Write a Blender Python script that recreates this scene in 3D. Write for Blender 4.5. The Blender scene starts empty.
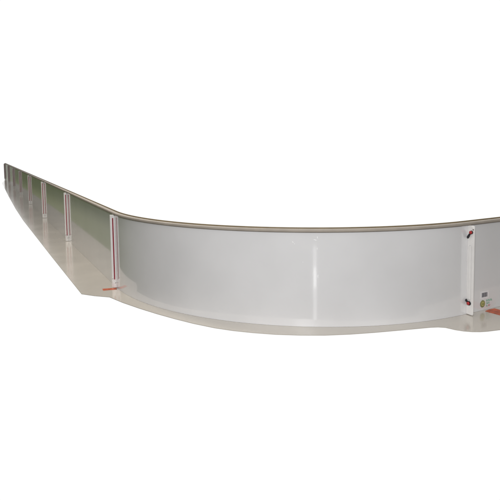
import bpy, bmesh, math, random
from mathutils import Vector, Matrix
from mathutils.geometry import tessellate_polygon

random.seed(4)
S = bpy.context.scene
COL = S.collection

# ------------------------------------------------------------------ camera
F, PITCH, ROLL, CAM_H = 523.9, 0.07898, -0.01237, 0.9228
cam = bpy.data.cameras.new('camera')
cam_o = bpy.data.objects.new('camera', cam)
COL.objects.link(cam_o)
cam.sensor_width = 36.0
cam.lens = 36.0 * F / 500.0
cam.shift_x = -0.01055
cam.shift_y = -0.1249
cam.clip_start = 0.02
cam.clip_end = 500
c_, s_ = math.cos(PITCH), math.sin(PITCH)
fw, up, rt = Vector((0, c_, -s_)), Vector((0, s_, c_)), Vector((1, 0, 0))
cr, sr = math.cos(ROLL), math.sin(ROLL)
r2, u2 = rt * cr + up * sr, -rt * sr + up * cr
m3 = Matrix((r2, u2, -fw)).transposed()
cam_o.matrix_world = Matrix.Translation((0, 0, CAM_H)) @ m3.to_4x4()
S.camera = cam_o

# ------------------------------------------------------------------ exposure
S.view_settings.view_transform = 'Standard'
S.view_settings.look = 'None'
S.view_settings.exposure = 0.0
S.view_settings.gamma = 1.0

# ------------------------------------------------------------------ world: white studio in front, dim hall to the left and behind
W = bpy.data.worlds.new('World')
S.world = W
W.use_nodes = True
nt = W.node_tree
nt.nodes.clear()


def wn(t, **k):
    n = nt.nodes.new(t)
    for a, b in k.items():
        setattr(n, a, b)
    return n


def wmath(op, a, b=None):
    n = wn('ShaderNodeMath', operation=op)
    for i, v in enumerate((a, b)):
        if v is None:
            continue
        if isinstance(v, (int, float)):
            n.inputs[i].default_value = v
        else:
            nt.links.new(v, n.inputs[i])
    return n.outputs[0]


def wrange(v, a, b, lo=0.0, hi=1.0):
    n = wn('ShaderNodeMapRange')
    n.clamp = True
    nt.links.new(v, n.inputs[0])
    for i, q in enumerate((a, b, lo, hi)):
        n.inputs[i + 1].default_value = q
    return n.outputs[0]


def wmix(f, a, b):
    n = wn('ShaderNodeMix', data_type='RGBA')
    nt.links.new(f, n.inputs[0])
    for i, v in ((6, a), (7, b)):
        if isinstance(v, tuple):
            n.inputs[i].default_value = (*v, 1)
        else:
            nt.links.new(v, n.inputs[i])
    return n.outputs[2]


tc = wn('ShaderNodeTexCoord')
sx = wn('ShaderNodeSeparateXYZ')
nt.links.new(tc.outputs['Generated'], sx.inputs[0])
hd = wmath('MULTIPLY', wmath('ARCTAN2', sx.outputs[0], sx.outputs[1]), 57.29578)
el = wmath('MULTIPLY', wmath('ARCSINE', sx.outputs[2]), 57.29578)
# the hall's green playing floor, seen only as a reflection in the straight boards
bd = wmath('SUBTRACT', el, wmath('SUBTRACT', wmath('MULTIPLY', hd, 0.55), -14.1))
green = wmix(wrange(bd, -0.5, 0.5), (0.165, 0.18, 0.10), (0.075, 0.092, 0.042))
green = wmix(wrange(hd, -62, -85), green, (0.12, 0.11, 0.09))
left = wmix(wrange(el, 0.5, 3.0), green, (0.16, 0.155, 0.14))
left = wmix(wrange(el, 32, 48), left, (0.80, 0.78, 0.74))
right = wmix(wrange(el, -3, 3), (0.12, 0.11, 0.095), (0.17, 0.165, 0.16))
right = wmix(wrange(el, 32, 48), right, (0.55, 0.54, 0.52))
c1 = wmix(wrange(hd, -28.6, -31.5), (1.02, 1.02, 1.02), left)
c2 = wmix(wrange(hd, 50, 80), c1, right)
bg = wn('ShaderNodeBackground')
bg.inputs[1].default_value = 1.0
nt.links.new(c2, bg.inputs[0])
wo = wn('ShaderNodeOutputWorld')
nt.links.new(bg.outputs[0], wo.inputs[0])


# ------------------------------------------------------------------ lamps
def area(name, loc, target, size, size_y, power, col):
    l = bpy.data.lights.new(name, 'AREA')
    l.shape = 'RECTANGLE'
    l.size, l.size_y = size, size_y
    l.energy = power
    l.color = col
    o = bpy.data.objects.new(name, l)
    COL.objects.link(o)
    o.location = loc
    o.rotation_euler = (Vector(target) - Vector(loc)).to_track_quat('-Z', 'Y').to_euler()
    return o


area('key_lamp', (-0.12, -0.35, 1.75), (0.25, 2.6, 0.3), 0.5, 0.35, 83, (0.98, 0.985, 1.0))
area('added_glare_strip', (0.135, -0.55, -0.70), (0.30, 2.6, 0.25), 0.11, 1.0, 0.46, (1.0, 1.0, 1.0))  # added unseen light, stands in for window glare off the floor
area('added_glare_strip', (0.135, -0.56, -0.55), (0.30, 2.6, 0.25), 0.09, 0.22, 0.14, (1.0, 1.0, 1.0))  # second added light, brightens part of the streak on the curved panel
area('ceiling_lamp', (-1.9, 4.2, 3.7), (-1.9, 4.2, 0.0), 0.6, 0.6, 78, (1.0, 0.95, 0.87))


# ------------------------------------------------------------------ materials
def mat(name, col, rough=0.4, spec=0.5, coat=0.0, coat_rough=0.08, metal=0.0, noise=None, bump=None, rough_var=0.0):
    m = bpy.data.materials.new(name)
    m.use_nodes = True
    t = m.node_tree
    b = t.nodes['Principled BSDF']
    b.inputs['Base Color'].default_value = (*col, 1)
    b.inputs['Roughness'].default_value = rough
    b.inputs['Specular IOR Level'].default_value = spec
    b.inputs['Metallic'].default_value = metal
    b.inputs['Coat Weight'].default_value = coat
    b.inputs['Coat Roughness'].default_value = coat_rough
    b.inputs['Coat IOR'].default_value = 1.6
    co = t.nodes.new('ShaderNodeTexCoord')
    if noise:
        sc, amt, det, stretch = noise
        mp = t.nodes.new('ShaderNodeMapping')
        mp.inputs['Scale'].default_value = stretch
        t.links.new(co.outputs['Object'], mp.inputs[0])
        n = t.nodes.new('ShaderNodeTexNoise')
        n.inputs['Scale'].default_value = sc
        n.inputs['Detail'].default_value = det
        t.links.new(mp.outputs[0], n.inputs['Vector'])
        r = t.nodes.new('ShaderNodeMapRange')
        t.links.new(n.outputs[0], r.inputs[0])
        r.inputs[1].default_value, r.inputs[2].default_value = 0.3, 0.7
        r.inputs[3].default_value, r.inputs[4].default_value = 1 - amt, 1 + amt
        x = t.nodes.new('ShaderNodeMix')
        x.data_type = 'RGBA'
        x.blend_type = 'MULTIPLY'
        x.inputs[0].default_value = 1
        x.inputs[6].default_value = (*col, 1)
        t.links.new(r.outputs[0], x.inputs[7])
        t.links.new(x.outputs[2], b.inputs['Base Color'])
        if rough_var:
            rr = t.nodes.new('ShaderNodeMapRange')
            t.links.new(n.outputs[0], rr.inputs[0])
            rr.inputs[1].default_value, rr.inputs[2].default_value = 0.3, 0.7
            rr.inputs[3].default_value, rr.inputs[4].default_value = rough - rough_var, rough + rough_var
            t.links.new(rr.outputs[0], b.inputs['Roughness'])
    if bump:
        sc, st, stretch = bump
        mp = t.nodes.new('ShaderNodeMapping')
        mp.inputs['Scale'].default_value = stretch
        t.links.new(co.outputs['Object'], mp.inputs[0])
        n = t.nodes.new('ShaderNodeTexNoise')
        n.inputs['Scale'].default_value = sc
        n.inputs['Detail'].default_value = 3
        t.links.new(mp.outputs[0], n.inputs['Vector'])
        bp = t.nodes.new('ShaderNodeBump')
        bp.inputs['Strength'].default_value = st
        bp.inputs['Distance'].default_value = 0.002
        t.links.new(n.outputs[0], bp.inputs['Height'])
        t.links.new(bp.outputs[0], b.inputs['Normal'])
    return m


M_PANEL = mat('white_panel_plastic', (0.74, 0.735, 0.74), 0.11, 0.6, 1.0, 0.055, noise=(2.6, 0.045, 6, (1, 1, 1)),
              bump=(5, 0.06, (1, 1, 2.5)), rough_var=0.025)
M_FLANGE = mat('white_flange_plastic', (0.78, 0.76, 0.74), 0.30, 0.5, noise=(14, 0.04, 3, (1, 1, 1)))
M_SCUFF = mat('pale_scuff', (0.90, 0.90, 0.90), 0.7, 0.2, noise=(200, 0.06, 3, (1, 1, 1)))
M_RECESS = mat('grey_recess_plastic', (0.64, 0.63, 0.62), 0.5, 0.3, noise=(20, 0.05, 3, (1, 1, 1)))
M_RAIL = mat('warm_grey_rail', (0.36, 0.32, 0.275), 0.6, 0.2, noise=(12, 0.08, 4, (1, 1, 1)))
M_EDGE_SHADE = mat('olive_brown_edge_shade', (0.15, 0.11, 0.055), 0.55, 0.3, noise=(20, 0.15, 3, (1, 1, 1)))  # olive brown paints the shaded, dark-reflecting back edge of the rail
M_RED = mat('dark_red_seal', (0.27, 0.014, 0.032), 0.5, 0.4, noise=(60, 0.18, 3, (1, 1, 1)))
M_KNOB = mat('red_knob_plastic', (0.40, 0.018, 0.022), 0.32, 0.5, noise=(80, 0.1, 2, (1, 1, 1)))
M_BLACK = mat('black_lever_plastic', (0.012, 0.012, 0.016), 0.4, 0.5, noise=(80, 0.2, 2, (1, 1, 1)))
M_STEEL = mat('steel_bolt', (0.55, 0.54, 0.52), 0.32, 0.5, metal=1.0, noise=(90, 0.1, 2, (1, 1, 1)))
M_FLOOR = mat('beige_court_floor', (0.54, 0.495, 0.43), 0.22, 0.75, 0.85, 0.12, noise=(3.0, 0.05, 6, (1, 1, 1)),
              bump=(6, 0.03, (1, 1, 1)), rough_var=0.04)
M_TAPE = mat('red_floor_tape', (0.47, 0.10, 0.04), 0.45, 0.4, noise=(30, 0.38, 6, (1, 1, 1)))
M_PAPER = mat('white_label_paper', (0.78, 0.77, 0.78), 0.5, 0.3, noise=(60, 0.03, 2, (1, 1, 1)))
M_INK = mat('grey_barcode_ink', (0.085, 0.08, 0.095), 0.5, 0.3, noise=(60, 0.1, 2, (1, 1, 1)))
M_GREEN = mat('green_print', (0.10, 0.37, 0.24), 0.5, 0.3, noise=(60, 0.1, 2, (1, 1, 1)))
M_OLIVE = mat('olive_print', (0.24, 0.25, 0.11), 0.5, 0.3, noise=(90, 0.3, 2, (1, 1, 1)))
M_YELLOW = mat('yellow_print', (0.46, 0.43, 0.16), 0.5, 0.3, noise=(60, 0.1, 2, (1, 1, 1)))
M_REDINK = mat('red_print', (0.42, 0.05, 0.05), 0.5, 0.3, noise=(60, 0.1, 2, (1, 1, 1)))


# ------------------------------------------------------------------ helpers
def link(name, bm, m, parent=None, smooth=False, bevel=0.0, loc=None):
    bmesh.ops.recalc_face_normals(bm, faces=bm.faces)
    me = bpy.data.meshes.new(name)
    bm.to_mesh(me)
    bm.free()
    me.materials.append(m)
    if smooth:
        for p in me.polygons:
            p.use_smooth = True
        me.set_sharp_from_angle(angle=math.radians(38))
    o = bpy.data.objects.new(name, me)
    COL.objects.link(o)
    if parent:
        o.parent = parent
    if loc is not None:
        o.location = loc
    if bevel:
        b = o.modifiers.new('bevel', 'BEVEL')
        b.width = bevel
        b.segments = 2
        b.limit_method = 'ANGLE'
        b.angle_limit = math.radians(40)
    return o


def empty(name, loc, rz, label, cat, group=None):
    o = bpy.data.objects.new(name, None)
    COL.objects.link(o)
    o.empty_display_size = 0.1
    o.location = loc
    o.rotation_euler = (0, 0, rz)
    o['label'], o['category'] = label, cat
    if group:
        o['group'] = group
    return o


def sweep(profile, path, closed=True):
    """profile: list of (y outward, z); path: list of (point, normal) in the board's own plan."""
    bm = bmesh.new()
    rings = []
    for p, n in path:
        rings.append([bm.verts.new((p[0] + n[0] * y, p[1] + n[1] * y, z)) for y, z in profile])
    k = len(profile)
    for a, b in zip(rings, rings[1:]):
        for i in range(k):
            j = (i + 1) % k
            bm.faces.new((a[i], a[j], b[j], b[i]))
    bm.faces.new(rings[0])
    bm.faces.new(rings[-1][::-1])
    return bm


def prism(poly, x0, x1, frame):
    """poly of (y outward, z) extruded along the tangent from x0 to x1; frame = (point, tangent, normal)."""
    P, T, N = frame
    bm = bmesh.new()
    rings = []
    for x in (x0, x1):
        rings.append([bm.verts.new((P[0] + T[0] * x + N[0] * y, P[1] + T[1] * x + N[1] * y, z)) for y, z in poly])
    k = len(poly)
    for i in range(k):
        j = (i + 1) % k
        bm.faces.new((rings[0][i], rings[0][j], rings[1][j], rings[1][i]))
    bm.faces.new(rings[0])
    bm.faces.new(rings[1][::-1])
    return bm


def capsule(y0, y1, z0, z1, seg=8):
    r = (y1 - y0) / 2
    yc = (y0 + y1) / 2
    pts = [(yc + r * math.cos(a), z1 - r + r * math.sin(a)) for a in [math.pi * i / seg for i in range(seg + 1)]]
    pts += [(yc + r * math.cos(a), z0 + r + r * math.sin(a)) for a in
            [math.pi + math.pi * i / seg for i in range(seg + 1)]]
    return pts


def disc_poly(y, z, r, seg=20):
    return [(y + r * math.cos(2 * math.pi * i / seg), z + r * math.sin(2 * math.pi * i / seg)) for i in range(seg)]


def dome(bm_frame, y, z, prof, seg=20):
    """solid of revolution about the tangent axis: prof = list of (x along tangent, radius)."""
    P, T, N = bm_frame
    bm = bmesh.new()
    rings = []
    for x, r in prof:
        ring = []
        for i in range(seg):
            a = 2 * math.pi * i / seg
            yy, zz = y + r * math.cos(a), z + r * math.sin(a)
            ring.append(bm.verts.new((P[0] + T[0] * x + N[0] * yy, P[1] + T[1] * x + N[1] * yy, zz)))
        rings.append(ring)
    for a, b in zip(rings, rings[1:]):
        for i in range(seg):
            j = (i + 1) % seg
            bm.faces.new((a[i], a[j], b[j], b[i]))
    bm.faces.new(rings[0])
    bm.faces.new(rings[-1][::-1])
    return bm


# ------------------------------------------------------------------ plan of the rink's corner
HT = 0.5
LEN = 2.005
RAD = 1.5272
AL = 0.490384
D = Vector((-math.sin(AL), math.cos(AL)))
N = Vector((-math.cos(AL), -math.sin(AL)))
P1 = Vector((-0.926147, 3.408033))         # joint of corner board and first straight board
CEN = P1 - N * RAD
JR = CEN - D * RAD                          # joint of corner board and right board
LR = 1.2

# ------------------------------------------------------------------ floor
FLOOR_OUT = [(-6.939, 14.329), (-4.877, 10.309), (-3.739, 8.111), (-3.032, 6.775), (-1.743, 4.415), (-1.113, 3.269), (-1.015, 3.222), (-0.913, 3.19),
             (-0.80, 3.07), (-0.673, 2.952), (-0.555, 2.851), (-0.442, 2.762), (-0.33, 2.682), (-0.214, 2.612),
             (-0.12, 2.57), (-0.02, 2.537), (0.09, 2.51), (0.21, 2.495), (0.33, 2.49), (0.455, 2.50), (0.58, 2.52),
             (0.713, 2.547), (0.80, 2.566), (0.875, 2.582), (0.915, 2.585), (0.95, 2.577), (0.986, 2.544),
             (1.02, 2.524), (1.058, 2.513), (1.095, 2.511), (1.134, 2.516), (1.206, 2.536), (1.40, 2.60)]
inner = []
for i in range(6):
    inner.append(JR - N * LR * (1 - i / 5) + D * 0.03)
for i in range(1, 24):
    t = math.pi / 2 * (1 - i / 24)
    inner.append(CEN + (RAD - 0.03) * (N * math.cos(t) - D * math.sin(t)))
inner.append(P1 - N * 0.03)
inner.append(P1 + D * LEN * 7.0 - N * 0.03)
inner.append(P1 + D * LEN * 7.0 + N * 0.02)
bm = bmesh.new()
loop = [Vector(p) for p in FLOOR_OUT] + [JR - N * LR - D * 0.30] + inner
top = [bm.verts.new((p[0], p[1], 0)) for p in loop]
bot = [bm.verts.new((p[0], p[1], -0.003)) for p in loop]
for tri in tessellate_polygon([[Vector((p[0], p[1], 0)) for p in loop]]):
    bm.faces.new([top[i] for i in tri])
    bm.faces.new([bot[i] for i in reversed(tri)])
for i in range(len(loop)):
    j = (i + 1) % len(loop)
    bm.faces.new((top[i], bot[i], bot[j], top[j]))
fl = link('floor', bm, M_FLOOR)
fl['kind'] = 'structure'


def tape(name, pts, label):
    bm = bmesh.new()
    t = [bm.verts.new((x, y, 0.0016)) for x, y in pts]
    b = [bm.verts.new((x, y, 0.0004)) for x, y in pts]
    bm.faces.new(t)
    bm.faces.new(b[::-1])
    for i in range(len(pts)):
        j = (i + 1) % len(pts)
        bm.faces.new((t[i], b[i], b[j], t[j]))
    o = link(name, bm, M_TAPE)
    o['label'], o['category'] = label, 'floor tape'
    o['group'] = 'tape strips on the floor'
    return o


tape('floor_tape', [(-1.012, 3.378), (-0.996, 3.338), (-0.913, 3.360), (-0.924, 3.398)],
     'short narrow red tape strip on the floor under the red-striped joint')
tape('floor_tape', [(1.258, 2.822), (1.37, 2.66), (1.44, 2.71), (1.330, 2.868), (1.29, 2.85)],
     'broad orange-red tape strip on the floor below the barcode sticker')

# ------------------------------------------------------------------ boards
RAIL = [(0.0045, 0.4880), (0.0075, 0.4880), (0.0095, 0.4890), (0.0104, 0.4905), (0.0104, 0.4995), (0.0092, 0.5020),
        (0.0065, 0.5035), (0.001, 0.5040), (-0.008, 0.5040), (-0.0125, 0.5038), (-0.0125, 0.4880), (-0.008, 0.4880)]
EDGE_SHADE = [(-0.0127, 0.487), (-0.0127, 0.5052), (-0.0145, 0.5085), (-0.0185, 0.5095), (-0.0225, 0.5075),
        (-0.0235, 0.502), (-0.0235, 0.487)]  # strip added behind the rail to carry the painted shade line
PANEL = [(0.0, 0.0006), (0.0, 0.4879), (-0.008, 0.4879), (-0.008, 0.0006)]
FT = 0.0062                                  # flange thickness
FW = 0.043                                   # flange depth
FLANGE = [(0.0002, 0.003), (0.021, 0.003), (0.024, 0.030), (0.029, 0.050), (0.029, 0.4860), (0.0002, 0.4860)]


def make_board(name, length, radius, loc, rz, label, group):
    """a board in its own frame: x runs along it, outward is +y at x = 0 (curving for the corner board)."""
    root = empty(name, loc, rz, label, 'rink board', group)
    g = 0.0012

    def frame(s):
        if radius is None:
            return (Vector((s, 0)), Vector((1, 0)), Vector((0, 1)))
        a = s / radius                      # turns towards +y's side away from the centre at (0,-radius)
        return (Vector((radius * math.sin(a), radius * math.cos(a) - radius)), Vector((math.cos(a), -math.sin(a))),
                Vector((math.sin(a), math.cos(a))))
    steps = 2 if radius is None else 72
    path = []
    for i in range(steps + 1):
        f = frame(g + (length - 2 * g) * i / steps)
        path.append((f[0], f[2]))
    sm = radius is not None
    link('panel', sweep(PANEL, path), M_PANEL, root, smooth=sm)
    rail = link('top_rail', sweep(RAIL, path), M_RAIL, root, smooth=True)
    link('painted_edge_shade', sweep(EDGE_SHADE, path), M_EDGE_SHADE, rail, smooth=True)
    f0, f1 = frame(0), frame(length)
    # end with the clamps (faces +x)
    # the plates of the straight boards are shallower than the corner's clamping plate
    dep = FW if (radius is not None or length < 1.5) else 0.029
    k = dep / FW
    plate = [(0.0002, 0.003), (dep - 0.003, 0.003), (dep, 0.010), (dep, 0.4860), (0.0002, 0.4860)]
    fa = link('end_flange', prism(plate, g, FT, f0), M_FLANGE, root, bevel=0.0012)
    link('slot_recess', prism(capsule(0.0085 * k, 0.0285 * k, 0.080, 0.382), FT + 0.0001, FT + 0.0008, f0), M_RECESS, fa)
    link('slot_pad', prism(capsule(0.0115 * k, 0.0255 * k, 0.085, 0.377), FT + 0.0002, FT + 0.0022, f0), M_FLANGE, fa, bevel=0.0008)
    for (y, z, dy, dz, sc) in ((0.026, 0.452, -0.019, -0.032, 0.9), (0.019, 0.066, -0.016, 0.020, 1.12)):
        y = 0.012 + (y - 0.012) * k * k
        cl = link('clamp_base', dome(f0, y, z, [(FT + 0.0010, 0.0105 * sc), (FT + 0.004, 0.0105 * sc), (FT + 0.005, 0.009 * sc)]),
                  M_BLACK, root, smooth=True)
        link('knob', dome(f0, y, z, [(FT + 0.005, 0.0070), (FT + 0.007, 0.0084), (FT + 0.011, 0.0088),
                                     (FT + 0.0135, 0.0072), (FT + 0.015, 0.0040)]), M_KNOB, cl, smooth=True)
        ln = math.hypot(dy, dz)
        ey, ez = dy / ln, dz / ln
        py, pz = -ez, ey
        a, b = 0.010, ln
        wa, wb = 0.0045, 0.0062
        poly = [(y + ey * a + py * wa, z + ez * a + pz * wa), (y + ey * b * 0.9 + py * wb, z + ez * b * 0.9 + pz * wb),
                (y + ey * b, z + ez * b + pz * wb * 0.4), (y + ey * b - py * wb * 0.4, z + ez * b - pz * wb * 0.7),
                (y + ey * b * 0.9 - py * wb, z + ez * b * 0.9 - pz * wb), (y + ey * a - py * wa, z + ez * a - pz * wa)]
        link('lever', prism(poly, FT + 0.006, FT + 0.013, f0), M_BLACK, cl, bevel=0.0015)
    link('bolt', dome(f0, 0.036 * k, 0.468, [(FT + 0.0002, 0.004), (FT + 0.002, 0.004), (FT + 0.003, 0.0025)], 12), M_STEEL,
         fa, smooth=True)
    # end with the red seal (faces -x)
    fb = link('end_flange', prism(FLANGE, -FT, -g, f1), M_FLANGE, root, bevel=0.0012)
    link('red_seal', prism([(0.0095, 0.058), (0.0170, 0.058), (0.0170, 0.466), (0.0095, 0.466)], -FT - 0.0012, -FT - 0.0002, f1),
         M_RED, fb)
    rimo = [(0.0062, 0.054), (0.0091, 0.054), (0.0091, 0.470), (0.0062, 0.470)]
    link('seal_rim', prism(rimo, -FT - 0.0035, -FT - 0.0002, f1), M_FLANGE, fb, bevel=0.0006)
    rimo = [(0.0174, 0.054), (0.0204, 0.054), (0.0204, 0.470), (0.0174, 0.470)]
    link('seal_rim', prism(rimo, -FT - 0.0035, -FT - 0.0002, f1), M_FLANGE, fb, bevel=0.0006)
    for y, z in ((0.0255, 0.066), (0.008, 0.036)):
        link('bolt', dome(f1, y, z, [(-FT - 0.0032, 0.0025), (-FT - 0.002, 0.0042), (-FT - 0.0002, 0.0042)], 12), M_STEEL,
             fb, smooth=True)
    return root, frame


def ang(v):
    return math.atan2(v[1], v[0])


ROT_S = ang(D)
GRP = 'rink boards clamped end to end'
# the corner board: its x = 0 end is the right joint, curving away to the left joint
corner, cframe = make_board('corner_board', RAD * math.pi / 2, RAD, (JR[0], JR[1], 0), 0,
                            'white curved corner rink board with glossy bulging face and lever clamps', GRP)
# local +x at s = 0 must run along N, outward (+y) along -D, so mirror-free rotation is the heading of N
corner.rotation_euler.z = ang(N)

# small pale scuffs on the bulging face
for s0, z0, w, h, tilt in ((0.984, 0.437, 0.011, 0.004, 0.5), (0.976, 0.428, 0.005, 0.003, 0.2),
                           (0.873, 0.449, 0.016, 0.005, 0.25), (0.861, 0.462, 0.004, 0.013, 0.0),
                           (0.859, 0.262, 0.004, 0.022, 0.1), (0.934, 0.335, 0.006, 0.003, 0.4),
                           (0.862, 0.405, 0.003, 0.016, 0.0)):
    fP, fT, fN = cframe(s0)
    bm = bmesh.new()
    ring = []
    for k in range(9):
        a = 2 * math.pi * k / 9
        r = random.uniform(0.6, 1.1)
        x, z = math.cos(a) * w / 2 * r, math.sin(a) * h / 2 * r + math.cos(a) * w / 2 * tilt
        q = fP + fT * x + fN * (0.0003 - x * x / (2 * RAD))
        ring.append(bm.verts.new((q[0], q[1], z0 + z)))
    back = [bm.verts.new((v.co.x - fN[0] * 0.0008, v.co.y - fN[1] * 0.0008, v.co.z)) for v in ring]
    bm.faces.new(ring)
    bm.faces.new(back[::-1])
    for k in range(9):
        j = (k + 1) % 9
        bm.faces.new((ring[k], back[k], back[j], ring[j]))
    link('scuff_mark', bm, M_SCUFF, corner)

# the board on the right, seen only at its left end
rb, rframe = make_board('straight_board', LR, None, (JR[0] - N[0] * LR, JR[1] - N[1] * LR, 0), ang(N),
                        'straight white rink board with barcode sticker right of the clamps', GRP)


def decal(name, poly, m, parent, t0=0.0002, t1=0.0006):
    """flat print on the face of the right board; poly in (distance from the joint, height)."""
    bm = bmesh.new()
    a = [bm.verts.new((LR - s, t0, z)) for s, z in poly]
    b = [bm.verts.new((LR - s, t1, z)) for s, z in poly]
    for i in range(len(poly)):
        j = (i + 1) % len(poly)
        bm.faces.new((a[i], a[j], b[j], b[i]))
    bm.faces.new(a)
    bm.faces.new(b[::-1])
    return link(name, bm, m, parent)


def bars(name, boxes, m, parent, t0, t1):
    bm = bmesh.new()
    for s0, s1, z0, z1 in boxes:
        q = [(s0, z0), (s1, z0), (s1, z1), (s0, z1)]
        a = [bm.verts.new((LR - s, t0, z)) for s, z in q]
        b = [bm.verts.new((LR - s, t1, z)) for s, z in q]
        for i in range(4):
            j = (i + 1) % 4
            bm.faces.new((a[i], a[j], b[j], b[i]))
        bm.faces.new(a)
        bm.faces.new(b[::-1])
    return link(name, bm, m, parent)


st = decal('barcode_sticker', [(0.104, 0.064), (0.172, 0.064), (0.172, 0.107), (0.104, 0.107)], M_PAPER, rb)
bx = []
s = 0.116
while s < 0.160:
    w = random.choice((0.0008, 0.0012, 0.002, 0.0026))
    bx.append((s, s + w, 0.074, 0.099))
    s += w + random.choice((0.0008, 0.0012, 0.0018))
bars('barcode', bx, M_INK, st, 0.0008, 0.0011)
lg = decal('emblem_sticker', disc_poly(0.124, 0.037, 0.0205, 28), M_OLIVE, rb)
decal('emblem_ring', disc_poly(0.125, 0.037, 0.0125, 24), M_YELLOW, lg, 0.0008, 0.0011)
decal('emblem_centre', disc_poly(0.126, 0.036, 0.006, 18), M_OLIVE, lg, 0.0013, 0.0016)


def word(s0, s1, z0, h, n):
    out = []
    w = (s1 - s0) / n
    for i in range(n):
        a = s0 + i * w
        k = i % 3
        out.append((a, a + w * 0.28, z0, z0 + h))
        if k != 1:
            out.append((a + w * 0.28, a + w * 0.72, z0 + h * 0.72, z0 + h))
        if k != 2:
            out.append((a + w * 0.28, a + w * 0.72, z0, z0 + h * 0.28))
    return out


bars('green_lettering', word(0.153, 0.203, 0.046, 0.010, 8) + word(0.156, 0.182, 0.031, 0.010, 4) +
     word(0.154, 0.168, 0.017, 0.009, 2), M_GREEN, rb, 0.0002, 0.0006)
bars('red_lettering', word(0.171, 0.188, 0.018, 0.008, 3), M_REDINK, rb, 0.0002, 0.0006)

# the straight boards running away to the left
ORD = ['white straight rink board joined to the curved board, nearest of the receding row',
       'white straight rink board second from the curved board in the receding row',
       'white straight rink board third from the curved board in the receding row',
       'white straight rink board fourth from the curved board in the receding row',
       'white straight rink board fifth from the curved board, third from the far end',
       'white straight rink board last but one before the far end',
       'white straight rink board at the far left end of the row']
proto, _ = make_board('straight_board', LEN, None, (P1[0], P1[1], 0), ROT_S, ORD[0], GRP)


def copy_tree(o, parent=None):
    c = o.copy()
    COL.objects.link(c)
    c.parent = parent
    for ch in list(o.children):
        copy_tree(ch, c)
    return c


for i in range(1, 7):
    b = copy_tree(proto)
    p = P1 + D * (LEN * i)
    b.location = (p[0], p[1], 0)
    b['label'] = ORD[i]
